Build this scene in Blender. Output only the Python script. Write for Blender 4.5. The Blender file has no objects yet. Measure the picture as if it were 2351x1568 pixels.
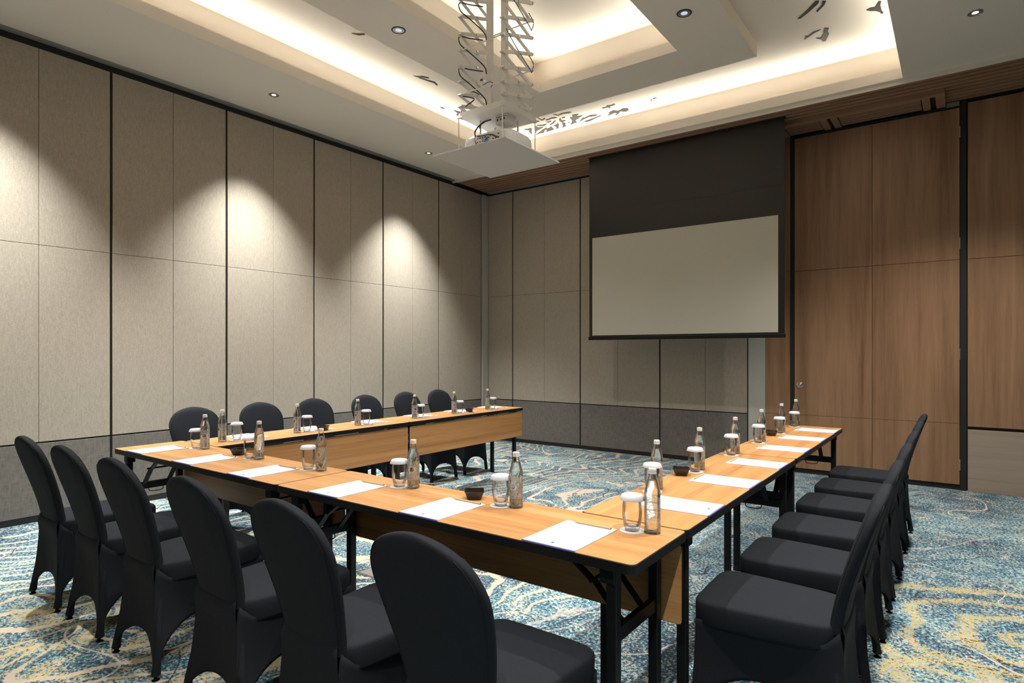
import bpy, bmesh, math, random
from mathutils import Vector, Matrix
from mathutils.geometry import tessellate_polygon
PI = math.pi
SC = bpy.context.scene
COL = SC.collection

# ------------------------------------------------------------------ camera
cam_data = bpy.data.cameras.new('camera')
cam_data.sensor_width = 36.0
cam_data.lens = 1392.0 / 2351.0 * 36.0
cam_data.shift_y = 24.3 / 2351.0
cam_data.clip_start = 0.02
cam = bpy.data.objects.new('camera', cam_data)
COL.objects.link(cam)
cam.location = (0, 0, 1.37)
cam.rotation_euler = (PI / 2, 0, 0.6342)
SC.camera = cam
SC.view_settings.view_transform = 'Standard'
SC.view_settings.look = 'None'
SC.view_settings.gamma = 1.0
SC.view_settings.use_curve_mapping = False
SC.view_settings.exposure = 0.75

# ------------------------------------------------------------------ world (dim neutral indoor spill)
w = bpy.data.worlds.new('world'); SC.world = w; w.use_nodes = True
w.node_tree.nodes['Background'].inputs[0].default_value = (0.9, 0.95, 1.0, 1)
w.node_tree.nodes['Background'].inputs[1].default_value = 0.02
SC.cycles.max_bounces = 10
SC.cycles.diffuse_bounces = 6
SC.cycles.glossy_bounces = 4
SC.cycles.transmission_bounces = 10
SC.cycles.transparent_max_bounces = 12
SC.cycles.caustics_reflective = False
SC.cycles.caustics_refractive = False
SC.cycles.sample_clamp_indirect = 4.0

# ------------------------------------------------------------------ lamps of the room
COVE_W = 1.75       # watts per metre of LED strip
def spot(x, y, z, watts, angle, blend, color, aim=None, radius=0.03):
    l = bpy.data.lights.new('downlight_beam', 'SPOT')
    l.energy = watts; l.spot_size = math.radians(angle); l.spot_blend = blend
    l.color = color; l.shadow_soft_size = radius
    o = bpy.data.objects.new('downlight_beam', l); COL.objects.link(o)
    o.location = (x, y, z)
    if aim:
        d = Vector(aim) - Vector((x, y, z)); o.rotation_euler = d.to_track_quat('-Z', 'Y').to_euler()
    return o
def strip(cx, cy, cz, length, along, inward, color, wpm, tilt=0.5):
    """LED strip in a cove trough: a long narrow area light shining up and leaning towards `inward`."""
    l = bpy.data.lights.new('cove_strip_light', 'AREA')
    l.shape = 'RECTANGLE'; l.size = length; l.size_y = 0.02
    l.energy = wpm * length; l.color = color; l.spread = math.radians(105)
    o = bpy.data.objects.new('cove_strip_light', l); COL.objects.link(o)
    o.location = (cx, cy, cz)
    x = Vector((1, 0, 0)) if along == 'x' else Vector((0, 1, 0))
    n = (Vector((0, 0, 1)) * math.cos(tilt) + Vector(inward) * math.sin(tilt)).normalized()
    zaxis = -n
    y = zaxis.cross(x).normalized()
    o.rotation_euler = Matrix((x, y, zaxis)).transposed().to_euler()
    return o
NEUT = (1.0, 0.93, 0.83)
COOL = (0.92, 0.97, 1.0)
WARM = (1.0, 0.935, 0.80)
ZC, ZU, ZI, ZT = 3.9, 4.28, 4.16, 4.6     # lower ceiling, tray ceiling, hanging island, inner tray
OX0, OX1, OY0, OY1 = -4.92, -0.41, -1.0, 6.64      # opening of the tray
IX0, IX1, IY0, IY1 = -4.19, -1.53, -0.35, 5.985    # hanging island
NX0, NX1, NY0, NY1 = -3.625, -2.095, 0.2, 5.43     # opening in the island
WALLDL = [(-5.42, 1.25), (-5.42, 3.416), (-5.42, 5.58)]
RIGHTDL = [(0.104, -0.9), (0.104, 1.35), (0.104, 3.52), (0.104, 5.686)]
ISLDL = [(-3.905, 1.23), (-3.905, 2.44), (-3.905, 3.65), (-3.905, 4.86), (-1.815, 1.23), (-1.815, 2.44), (-1.815, 3.65), (-1.815, 4.86)]
for (x, y) in WALLDL:
    spot(x, y, ZC - 0.03, 420, 80, 1.0, (0.98, 0.99, 0.92), radius=0.03)
for (x, y) in RIGHTDL:
    spot(x, y, ZC - 0.03, 185, 112, 0.8, (1.0, 0.95, 0.87))
for (x, y) in ISLDL:
    spot(x, y, ZI - 0.03, 68, 105, 0.8, (1.0, 0.975, 0.95))
g = 0.145
zz = 3.99
for a in (
    strip((OX0 + OX1) / 2, OY1 + g, zz, OX1 - OX0, 'x', (0, -1, 0), WARM, COVE_W),
    strip((OX0 + OX1) / 2, OY0 - g, zz, OX1 - OX0, 'x', (0, 1, 0), WARM, COVE_W),
    strip(OX0 - g, (OY0 + OY1) / 2, zz, OY1 - OY0, 'y', (1, 0, 0), WARM, COVE_W),
    strip(OX1 + g, (OY0 + OY1) / 2, zz, OY1 - OY0, 'y', (-1, 0, 0), WARM, COVE_W),
    strip((NX0 + NX1) / 2, NY1 + g, 4.25, NX1 - NX0, 'x', (0, -1, 0), WARM, COVE_W),
    strip((NX0 + NX1) / 2, NY0 - g, 4.25, NX1 - NX0, 'x', (0, 1, 0), WARM, COVE_W),
    strip(NX0 - g, (NY0 + NY1) / 2, 4.25, NY1 - NY0, 'y', (1, 0, 0), WARM, COVE_W),
    strip(NX1 + g, (NY0 + NY1) / 2, 4.25, NY1 - NY0, 'y', (-1, 0, 0), WARM, COVE_W)):
    pass

# ------------------------------------------------------------------ helpers
def tag(o, label=None, cat=None, group=None, kind=None):
    if label: o['label'] = label
    if cat: o['category'] = cat
    if group: o['group'] = group
    if kind: o['kind'] = kind
    return o
def obj(name, bm, mats, parent=None, smooth=False, bevel=0.0, loc=None):
    me = bpy.data.meshes.new(name)
    bmesh.ops.recalc_face_normals(bm, faces=bm.faces)
    bm.to_mesh(me); bm.free()
    if smooth:
        for p in me.polygons: p.use_smooth = True
    for m in (mats if isinstance(mats, (list, tuple)) else [mats]): me.materials.append(m)
    o = bpy.data.objects.new(name, me); COL.objects.link(o)
    if parent: o.parent = parent
    if loc: o.location = loc
    if bevel:
        b = o.modifiers.new('bevel', 'BEVEL'); b.width = bevel; b.segments = 2; b.limit_method = 'ANGLE'
    if smooth:
        try:
            me.set_sharp_from_angle(angle=math.radians(50))
        except Exception: pass
    return o
def thing(name, label, cat, loc=(0, 0, 0), rz=0.0, group=None):
    o = bpy.data.objects.new(name, None); COL.objects.link(o)
    o.empty_display_size = 0.1
    o.location = loc; o.rotation_euler = (0, 0, rz)
    return tag(o, label, cat, group)
def dup(root, loc, rz, label, group=None):
    r = root.copy(); COL.objects.link(r); r.location = loc; r.rotation_euler = (0, 0, rz)
    r['label'] = label
    if group: r['group'] = group
    for ch in list(root.children):
        c = ch.copy(); COL.objects.link(c); c.parent = r
        for gch in list(ch.children):
            d = gch.copy(); COL.objects.link(d); d.parent = c
    return r
def box(bm, x0, x1, y0, y1, z0, z1, mi=0):
    vs = [bm.verts.new((x, y, z)) for z in (z0, z1) for y in (y0, y1) for x in (x0, x1)]
    for f in ((0, 2, 3, 1), (4, 5, 7, 6), (0, 1, 5, 4), (2, 6, 7, 3), (0, 4, 6, 2), (1, 3, 7, 5)):
        fc = bm.faces.new([vs[i] for i in f]); fc.material_index = mi
def boxes(*bs):
    bm = bmesh.new()
    for b in bs: box(bm, *b)
    return bm
def beam(bm, p, q, wx, wz, up=(0, 0, 1), mi=0):
    """rectangular bar from p to q; wx wide sideways, wz along `up`"""
    p, q = Vector(p), Vector(q); d = (q - p).normalized(); up = Vector(up)
    s = d.cross(up)
    if s.length < 1e-4: s = Vector((1, 0, 0))
    s.normalize(); u = s.cross(d).normalized()
    vs = []
    for e in (p, q):
        for a, b in ((-1, -1), (1, -1), (1, 1), (-1, 1)):
            vs.append(bm.verts.new(e + s * a * wx / 2 + u * b * wz / 2))
    for f in ((3, 2, 1, 0), (4, 5, 6, 7), (0, 1, 5, 4), (1, 2, 6, 5), (2, 3, 7, 6), (3, 0, 4, 7)):
        bm.faces.new([vs[i] for i in f]).material_index = mi
def tube(bm, pts, r, n=8, closed=False):
    pts = [Vector(p) for p in pts]; rings = []
    m = len(pts)
    for i, p in enumerate(pts):
        if closed: d = pts[(i + 1) % m] - pts[i - 1]
        else: d = pts[min(i + 1, m - 1)] - pts[max(i - 1, 0)]
        d.normalize()
        a = d.cross(Vector((0, 0, 1)))
        if a.length < 1e-3: a = d.cross(Vector((0, 1, 0)))
        a.normalize(); b = d.cross(a)
        rr = r[i] if isinstance(r, (list, tuple)) else r
        rings.append([bm.verts.new(p + (a * math.cos(2 * PI * k / n) + b * math.sin(2 * PI * k / n)) * rr) for k in range(n)])
    for i in range(m if closed else m - 1):
        A, B = rings[i], rings[(i + 1) % m]
        for k in range(n): bm.faces.new((A[k], A[(k + 1) % n], B[(k + 1) % n], B[k]))
    if not closed:
        bm.faces.new(rings[0][::-1]); bm.faces.new(rings[-1])
def smoothpath(pts, k=6):
    """catmull-rom"""
    P = [Vector(p) for p in pts]; out = []
    for i in range(len(P) - 1):
        p0 = P[max(i - 1, 0)]; p1 = P[i]; p2 = P[i + 1]; p3 = P[min(i + 2, len(P) - 1)]
        for j in range(k):
            t = j / k
            out.append(0.5 * ((2 * p1) + (p2 - p0) * t + (2 * p0 - 5 * p1 + 4 * p2 - p3) * t * t + (3 * p1 - p0 - 3 * p2 + p3) * t ** 3))
    out.append(P[-1]); return out
def lathe(bm, prof, n=32, cx=0, cy=0, mi=0):
    """prof: list of (r,z); r=0 ends are closed to a point"""
    rings = []
    for r, z in prof:
        if r < 1e-6: rings.append([bm.verts.new((cx, cy, z))])
        else: rings.append([bm.verts.new((cx + r * math.cos(2 * PI * k / n), cy + r * math.sin(2 * PI * k / n), z)) for k in range(n)])
    for A, B in zip(rings, rings[1:]):
        if len(A) == 1 and len(B) == 1: continue
        for k in range(n):
            k2 = (k + 1) % n
            if len(A) == 1: f = (A[0], B[k2], B[k])
            elif len(B) == 1: f = (A[k], A[k2], B[0])
            else: f = (A[k], A[k2], B[k2], B[k])
            bm.faces.new(f).material_index = mi
def rrect(hw, hh, r, seg=5):
    pts = []
    for cx, cy, a0 in ((hw - r, hh - r, 0), (-hw + r, hh - r, PI / 2), (-hw + r, -hh + r, PI), (hw - r, -hh + r, 1.5 * PI)):
        for k in range(seg + 1):
            a = a0 + PI / 2 * k / seg
            pts.append((cx + r * math.cos(a), cy + r * math.sin(a)))
    return pts
def prism(bm, poly, z0, z1, cx=0, cy=0, mi=0):
    a = [bm.verts.new((cx + x, cy + y, z0)) for x, y in poly]
    b = [bm.verts.new((cx + x, cy + y, z1)) for x, y in poly]
    n = len(poly)
    bm.faces.new(a[::-1]).material_index = mi; bm.faces.new(b).material_index = mi
    for i in range(n): bm.faces.new((a[i], a[(i + 1) % n], b[(i + 1) % n], b[i])).material_index = mi

# ------------------------------------------------------------------ materials
class NT:
    def __init__(s, name):
        s.m = bpy.data.materials.new(name); s.m.use_nodes = True
        s.t = s.m.node_tree; s.n = s.t.nodes; s.l = s.t.links
        s.bsdf = s.n['Principled BSDF']; s.out = s.n['Material Output']
        s._tc = None
    def add(s, ty, **kw):
        nd = s.n.new(ty)
        for k, v in kw.items(): setattr(nd, k, v)
        return nd
    def put(s, sock, v):
        if hasattr(v, 'is_output') or isinstance(v, bpy.types.NodeSocket): s.l.new(v, sock)
        else: sock.default_value = v
    def obj(s):
        if not s._tc: s._tc = s.add('ShaderNodeTexCoord')
        return s._tc.outputs['Object']
    def mapped(s, scale=(1, 1, 1), loc=(0, 0, 0), rot=(0, 0, 0), src=None):
        m = s.add('ShaderNodeMapping'); s.put(m.inputs[0], src or s.obj())
        m.inputs['Scale'].default_value = scale; m.inputs['Location'].default_value = loc; m.inputs['Rotation'].default_value = rot
        return m.outputs[0]
    def noise(s, vec, scale=5, detail=2, rough=0.5, dist=0.0, col=False):
        nd = s.add('ShaderNodeTexNoise'); s.put(nd.inputs['Vector'], vec)
        nd.inputs['Scale'].default_value = scale; nd.inputs['Detail'].default_value = detail
        nd.inputs['Roughness'].default_value = rough; nd.inputs['Distortion'].default_value = dist
        return nd.outputs['Color' if col else 'Fac']
    def math(s, op, a, b=0.0, c=None, clamp=False):
        nd = s.add('ShaderNodeMath', operation=op); nd.use_clamp = clamp
        s.put(nd.inputs[0], a); s.put(nd.inputs[1], b)
        if c is not None: s.put(nd.inputs[2], c)
        return nd.outputs[0]
    def ramp(s, fac, stops, interp='LINEAR'):
        nd = s.add('ShaderNodeValToRGB'); cr = nd.color_ramp; cr.interpolation = interp
        s.put(nd.inputs[0], fac)
        while len(cr.elements) < len(stops): cr.elements.new(0.5)
        for e, (p, c) in zip(cr.elements, stops):
            e.position = p; e.color = (*c, 1) if len(c) == 3 else c
        return nd.outputs[0]
    def mix(s, fac, a, b, mode='MIX'):
        nd = s.add('ShaderNodeMix', data_type='RGBA', blend_type=mode)
        s.put(nd.inputs[0], fac)
        for sk, v in ((nd.inputs[6], a), (nd.inputs[7], b)):
            if isinstance(v, tuple) and len(v) == 3: v = (*v, 1)
            s.put(sk, v)
        return nd.outputs[2]
    def sep(s, vec):
        nd = s.add('ShaderNodeSeparateXYZ'); s.put(nd.inputs[0], vec); return nd.outputs
    def smooth(s, v, lo, hi):
        nd = s.add('ShaderNodeMapRange', interpolation_type='SMOOTHSTEP'); s.put(nd.inputs[0], v)
        nd.inputs[1].default_value = lo; nd.inputs[2].default_value = hi
        return nd.outputs[0]
    def bump(s, h, strength=0.2, dist=0.01):
        nd = s.add('ShaderNodeBump'); nd.inputs['Strength'].default_value = strength; nd.inputs['Distance'].default_value = dist
        s.put(nd.inputs['Height'], h); s.l.new(nd.outputs[0], s.bsdf.inputs['Normal'])
    def base(s, c): 
        if isinstance(c, tuple) and len(c) == 3: c = (*c, 1)
        s.put(s.bsdf.inputs['Base Color'], c)
    def set(s, **kw):
        for k, v in kw.items(): s.put(s.bsdf.inputs[k.replace('_', ' ')], v)
        return s
def plain(name, c, rough=0.5, metal=0.0, var=0.04, scale=20, **kw):
    t = NT(name); n = t.noise(t.obj(), scale, 3)
    t.base(t.mix(t.math('MULTIPLY', n, 1.0), tuple(v * (1 - var) for v in c), tuple(min(1, v * (1 + var)) for v in c)))
    t.set(Roughness=rough, Metallic=metal, **kw); return t.m
def wood(name, c0, c1, c2, scale, rough=0.4, axis='x', gr=1.0):
    """grain runs along `axis`"""
    t = NT(name)
    sc = {'x': (0.22, 9, 9), 'y': (9, 0.22, 9), 'z': (9, 9, 0.45)}[axis]
    v = t.mapped(tuple(a * scale for a in sc))
    oi = t.add('ShaderNodeObjectInfo')
    add = t.add('ShaderNodeVectorMath', operation='ADD'); t.l.new(v, add.inputs[0])
    sc2 = t.math('MULTIPLY', oi.outputs['Random'], 37.0)
    cmb = t.add('ShaderNodeCombineXYZ'); t.put(cmb.inputs[0], sc2); t.put(cmb.inputs[1], sc2); t.put(cmb.inputs[2], sc2)
    t.l.new(cmb.outputs[0], add.inputs[1]); v = add.outputs[0]
    n1 = t.noise(v, 1.0, 5, 0.6, 0.5)
    n2 = t.noise(v, 7.0, 3, 0.6, 0.4)
    f = t.math('ADD', t.math('MULTIPLY', n1, 0.72), t.math('MULTIPLY', n2, 0.28))
    c = t.ramp(f, [(0.34, c0), (0.5, c1), (0.66, c2)])
    t.base(c); t.set(Roughness=rough); t.bump(n2, 0.05 * gr, 0.002)
    return t.m
M = {}
M['paint'] = plain('ceiling_paint', (0.80, 0.742, 0.668), 0.9, var=0.01, scale=2)
M['post'] = plain('grey_post_paint', (0.50, 0.50, 0.46), 0.6, var=0.02, scale=3)
M['black'] = plain('black_reveal', (0.012, 0.012, 0.013), 0.6)
M['blackmetal'] = plain('black_powder_coat', (0.009, 0.009, 0.010), 0.42, 0.0, Specular_IOR_Level=0.25)
M['track'] = plain('aluminium_track', (0.30, 0.29, 0.27), 0.5, 0.3)
def fabric_wall(name, lo, hi, horizontal=False):
    t = NT(name)
    a = t.noise(t.mapped((14, 14, 260) if horizontal else (60, 60, 300)), 1, 2)
    b = t.noise(t.mapped((70, 70, 14) if horizontal else (330, 330, 22)), 1, 2)
    big = t.noise(t.obj(), 1.2, 2)
    f = t.math('ADD', t.math('MULTIPLY', a, 0.5), t.math('MULTIPLY', b, 0.5))
    c = t.ramp(f, [(0.36, lo), (0.64, hi)])
    t.base(t.mix(t.math('MULTIPLY', big, 0.10), c, (0.5, 0.45, 0.4)))
    t.set(Roughness=0.92); t.bump(f, 0.15, 0.002); return t.m
M['linen'] = fabric_wall('beige_linen_wallcloth', (0.335, 0.288, 0.238), (0.48, 0.428, 0.365))
M['dado'] = fabric_wall('grey_woven_wallcloth', (0.115, 0.105, 0.095), (0.20, 0.185, 0.17), True)
M['wallwood'] = wood('brown_oak_veneer', (0.21, 0.108, 0.056), (0.315, 0.175, 0.097), (0.40, 0.235, 0.135), 0.8, 0.42, 'z')
M['slat'] = wood('slatted_oak', (0.24, 0.135, 0.08), (0.33, 0.195, 0.12), (0.40, 0.24, 0.155), 0.6, 0.5, 'x')
M['slatback'] = plain('slat_backing', (0.035, 0.018, 0.010), 0.7)
M['palewood'] = wood('pale_ash_veneer', (0.27, 0.21, 0.165), (0.36, 0.29, 0.23), (0.42, 0.345, 0.28), 0.5, 0.45, 'x')
M['table'] = wood('oak_laminate', (0.42, 0.19, 0.066), (0.57, 0.285, 0.105), (0.67, 0.365, 0.148), 1.9, 0.34, 'x')
M['edge'] = plain('black_rubber_edge', (0.010, 0.010, 0.011), 0.4, Specular_IOR_Level=0.25)
def chair_cloth():
    t = NT('black_stretch_cloth')
    n = t.noise(t.obj(), 400, 2)
    t.base(t.mix(n, (0.010, 0.0115, 0.015), (0.024, 0.027, 0.034)))
    t.set(Roughness=0.8, Specular_IOR_Level=0.12)
    w2 = t.noise(t.mapped((5, 5, 2.2)), 1, 2, 0.5, 0.6)
    t.bump(w2, 0.35, 0.02); return t.m
M['cloth'] = chair_cloth()
M['chrome'] = plain('brushed_steel', (0.62, 0.62, 0.60), 0.28, 1.0)
M['white'] = plain('white_paint_metal', (0.78, 0.77, 0.75), 0.45)
M['whiteplastic'] = plain('white_plastic', (0.78, 0.77, 0.76), 0.4)
M['panelwhite'] = plain('white_drop_panel', (0.56, 0.54, 0.52), 0.6, var=0.01, scale=2)
M['paper'] = plain('white_paper', (0.66, 0.68, 0.72), 0.75, var=0.01)
M['violet'] = plain('violet_binding', (0.24, 0.22, 0.52), 0.6)
M['ink'] = plain('dark_ink', (0.03, 0.03, 0.05), 0.6)
M['pencil'] = plain('natural_wood_pencil', (0.62, 0.45, 0.25), 0.5, var=0.1)
M['graphite'] = plain('graphite', (0.05, 0.05, 0.05), 0.4)
M['bowl'] = plain('black_glazed_ceramic', (0.02, 0.018, 0.017), 0.18)
M['screenblack'] = plain('black_screen_cloth', (0.0095, 0.0072, 0.0072), 0.40, var=0.05)
M['screenwhite'] = plain('matte_screen_cloth', (0.50, 0.485, 0.42), 0.9, var=0.01, scale=1)
M['cableblack'] = plain('black_cable', (0.012, 0.012, 0.012), 0.45)
M['cableblue'] = plain('blue_cable', (0.03, 0.12, 0.30), 0.45)
M['motif'] = plain('dark_cutout_fill', (0.035, 0.029, 0.022), 0.6)  # darkness of the ceiling cutouts, put into the colour
M['dlrim'] = plain('dark_downlight_rim', (0.03, 0.03, 0.035), 0.35)
M['dlsilver'] = plain('silver_downlight_rim', (0.55, 0.55, 0.53), 0.3, 0.8)
def emis(name, c, s):
    t = NT(name); t.base((0.4, 0.4, 0.4)); t.set(Emission_Color=(*c, 1), Emission_Strength=s, Roughness=0.3); return t.m
M['lampcool'] = emis('cool_lamp_lens', (0.45, 0.62, 0.85), 0.55)
M['lampwarm'] = emis('neutral_lamp_lens', (1.0, 0.95, 0.85), 0.7)
def clear_glass(name, tint, through, ior):
    t = NT(name)
    g = t.add('ShaderNodeBsdfGlass'); g.inputs['Color'].default_value = (*tint, 1); g.inputs['Roughness'].default_value = 0.0; g.inputs['IOR'].default_value = ior
    tr = t.add('ShaderNodeBsdfTransparent'); tr.inputs[0].default_value = (*tint, 1)
    mx = t.add('ShaderNodeMixShader'); mx.inputs[0].default_value = through
    t.l.new(g.outputs[0], mx.inputs[1]); t.l.new(tr.outputs[0], mx.inputs[2]); t.l.new(mx.outputs[0], t.out.inputs[0])
    return t.m
def thin_glass(name, tint, edge):
    """thin-walled clear glass: see-through, sharper reflection and longer (darker) path at the rims"""
    t = NT(name)
    lw = t.add('ShaderNodeLayerWeight'); lw.inputs['Blend'].default_value = 0.5
    col = t.ramp(lw.outputs['Facing'], [(0.0, tint), (0.70, tint), (0.97, edge)])
    tr = t.add('ShaderNodeBsdfTransparent'); t.l.new(col, tr.inputs[0])
    gl = t.add('ShaderNodeBsdfGlossy'); gl.inputs['Roughness'].default_value = 0.01
    fr = t.add('ShaderNodeFresnel'); fr.inputs[0].default_value = 1.4
    mx = t.add('ShaderNodeMixShader'); t.l.new(t.math('MULTIPLY', fr.outputs[0], 0.7), mx.inputs[0])
    t.l.new(tr.outputs[0], mx.inputs[1]); t.l.new(gl.outputs[0], mx.inputs[2]); t.l.new(mx.outputs[0], t.out.inputs[0])
    return t.m
M['glass'] = thin_glass('clear_tumbler_glass', (0.985, 0.99, 0.988), (0.66, 0.68, 0.66))
M['solidglass'] = clear_glass('solid_clear_glass', (0.97, 0.985, 0.975), 0.25, 1.45)
M['bottleglass'] = thin_glass('clear_bottle_glass', (0.98, 0.99, 0.985), (0.60, 0.63, 0.61))
M['water'] = clear_glass('drinking_water', (0.995, 1.0, 1.0), 0.12, 1.33)
def etched():
    t = NT('white_printed_pattern')
    x, y, z = t.sep(t.obj())[:3]
    n = t.noise(t.obj(), 560, 2, 0.6)
    msk = t.math('GREATER_THAN', n, 0.54)
    dz = t.math('SUBTRACT', z, 0.088)
    r = t.math('SQRT', t.math('ADD', t.math('MULTIPLY', x, x), t.math('MULTIPLY', dz, dz)))
    ring = t.math('LESS_THAN', t.math('ABSOLUTE', t.math('SUBTRACT', r, 0.013)), 0.0016)
    hole = t.math('GREATER_THAN', r, 0.0115)
    msk = t.math('MAXIMUM', t.math('MULTIPLY', msk, hole), ring)
    tr = t.add('ShaderNodeBsdfTransparent'); mx = t.add('ShaderNodeMixShader')
    t.base((0.80, 0.80, 0.78)); t.set(Roughness=0.6)
    t.put(mx.inputs[0], t.math('MULTIPLY', msk, 0.75)); t.l.new(tr.outputs[0], mx.inputs[1]); t.l.new(t.bsdf.outputs[0], mx.inputs[2])
    t.l.new(mx.outputs[0], t.out.inputs[0]); return t.m
M['etched'] = etched()

def carpet():
    t = NT('patterned_carpet')
    P = t.obj()
    X, Y, Z = t.sep(P)[:3]
    # fine pile speckle
    s1 = t.noise(t.mapped((1, 1, 1)), 62, 2, 0.6)
    s2 = t.noise(t.mapped((1, 1, 1), loc=(9, 4, 0)), 75, 2, 0.6)
    s3 = t.noise(t.mapped((1, 1, 1), loc=(3, 17, 0)), 48, 2, 0.6)
    big = t.noise(t.mapped((1, 1, 1), loc=(2, 2, 0)), 1.6, 3, 0.55, 0.4)
    med = t.noise(t.mapped((1, 1, 1), loc=(5, 1, 0)), 6.0, 3, 0.6)
    region = t.math('ADD', t.math('MULTIPLY', big, 0.6), t.math('MULTIPLY', med, 0.4))
    sp = t.math('ADD', s1, t.math('MULTIPLY', t.math('SUBTRACT', region, 0.5), 0.55))
    c = t.ramp(sp, [(0.0, (0.026, 0.045, 0.075)), (0.43, (0.045, 0.10, 0.165)), (0.475, (0.06, 0.21, 0.29)), (0.515, (0.13, 0.34, 0.41)), (0.56, (0.27, 0.50, 0.56)), (0.60, (0.45, 0.56, 0.54))], 'CONSTANT')
    CREAM = (0.66, 0.55, 0.43)
    GOLD = (0.62, 0.47, 0.19)
    # cream flecks
    fl = t.math('GREATER_THAN', t.math('ADD', s2, t.math('MULTIPLY', t.math('SUBTRACT', med, 0.5), 0.5)), 0.60)
    c = t.mix(fl, c, CREAM)
    dk = t.math('GREATER_THAN', s3, 0.585)
    c = t.mix(t.math('MULTIPLY', dk, 0.85), c, (0.03, 0.045, 0.075))
    # contour lines: warm field drives cream ribbons
    warp = t.noise(t.mapped((1, 1, 1), loc=(1.3, 7.7, 0)), 0.75, 2, 0.45, 0.6)
    fine = t.noise(P, 14, 2)
    fld = t.math('ADD', t.math('MULTIPLY', warp, 15.0), t.math('SUBTRACT', t.math('MULTIPLY', X, 5.4), t.math('MULTIPLY', Y, 1.0)))
    fld = t.math('ADD', fld, t.math('MULTIPLY', fine, 0.28))
    fr = t.math('FRACT', fld)
    tri = t.math('ABSOLUTE', t.math('SUBTRACT', fr, 0.5))          # 0 in ribbon centre
    wid = t.math('ADD', 0.115, t.math('MULTIPLY', t.math('SUBTRACT', s2, 0.5), 0.25))
    rib = t.math('LESS_THAN', tri, wid)
    # ribbons fade to the right side of the room
    fade = t.math('SUBTRACT', 1.0, t.smooth(X, -2.1, -1.25))
    brk = t.smooth(t.noise(t.mapped((1, 1, 1), loc=(0, 3, 0)), 1.7, 2), 0.30, 0.42)
    rib = t.math('MULTIPLY', t.math('MULTIPLY', rib, fade), t.math('GREATER_THAN', brk, 0.5))
    c = t.mix(t.math('MULTIPLY', rib, 0.92), c, CREAM)
    # thin cracks / branch lines
    cr = t.noise(t.mapped((1, 1, 1), loc=(11, 0, 0)), 0.9, 2, 0.4, 0.2)
    crk = t.math('LESS_THAN', t.math('ABSOLUTE', t.math('SUBTRACT', cr, 0.5)), 0.0022)
    c = t.mix(crk, c, (0.62, 0.56, 0.47))
    cr2 = t.noise(t.mapped((1, 1, 1), loc=(21, 5, 0)), 1.1, 2, 0.45, 0.3)
    crk2 = t.math('LESS_THAN', t.math('ABSOLUTE', t.math('SUBTRACT', cr2, 0.47)), 0.0025)
    c = t.mix(crk2, c, (0.03, 0.035, 0.05))
    # golden swirls
    def blob(cx, cy, r0, r1):
        dx = t.math('SUBTRACT', X, cx); dy = t.math('SUBTRACT', Y, cy)
        d = t.math('SQRT', t.math('ADD', t.math('MULTIPLY', dx, dx), t.math('MULTIPLY', dy, dy)))
        return d, t.math('SUBTRACT', 1.0, t.smooth(t.math('ADD', d, t.math('MULTIPLY', t.math('SUBTRACT', med, 0.5), 0.5)), r0, r1))
    d1, b1 = blob(0.25, 3.75, 0.55, 1.0)
    d2, b2 = blob(0.05, 3.05, 0.2, 0.55)
    d3, b3 = blob(-3.35, 1.15, 0.4, 0.95)
    d4, b4 = blob(-2.4, 1.0, 0.35, 0.85)
    wob = t.math('MULTIPLY', t.noise(P, 2.5, 2), 0.35)
    def rings(d, k, ph, wd):
        f2 = t.math('FRACT', t.math('ADD', t.math('MULTIPLY', t.math('ADD', d, wob), k), ph))
        return t.math('LESS_THAN', t.math('ABSOLUTE', t.math('SUBTRACT', f2, 0.5)), t.math('ADD', wd, t.math('MULTIPLY', t.math('SUBTRACT', s3, 0.5), 0.9)))
    gold1 = t.math('MULTIPLY', t.math('GREATER_THAN', b1, 0.5), rings(d1, 5.2, 0.2, 0.17))
    gold2 = t.math('MULTIPLY', t.math('GREATER_THAN', b2, 0.4), rings(d2, 3.4, 0.1, 0.16))
    gold = t.math('MAXIMUM', gold1, gold2)
    goldl = t.math('MULTIPLY', t.math('MAXIMUM', b3, b4), t.math('GREATER_THAN', t.math('ADD', s2, t.math('MULTIPLY', t.math('SUBTRACT', med, 0.5), 0.8)), 0.545))
    gold = t.math('MAXIMUM', gold, t.math('GREATER_THAN', goldl, 0.22))
    keep = t.math('LESS_THAN', s1, 0.525)
    c = t.mix(t.math('MULTIPLY', t.math('MULTIPLY', gold, keep), 0.95), c, GOLD)
    t.base(c); t.set(Roughness=0.95, Sheen_Weight=0.15)
    t.bump(s1, 0.4, 0.006)
    return t.m
M['carpet'] = carpet()

# ------------------------------------------------------------------ the setting
RX0, RX1, RY0, RY1 = -6.0, 3.4, -2.4, 7.5
fl = obj('floor', boxes((RX0 - .1, RX1 + .1, RY0 - .1, RY1 + .1, -0.05, 0)), M['carpet']); tag(fl, kind='structure')

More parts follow.
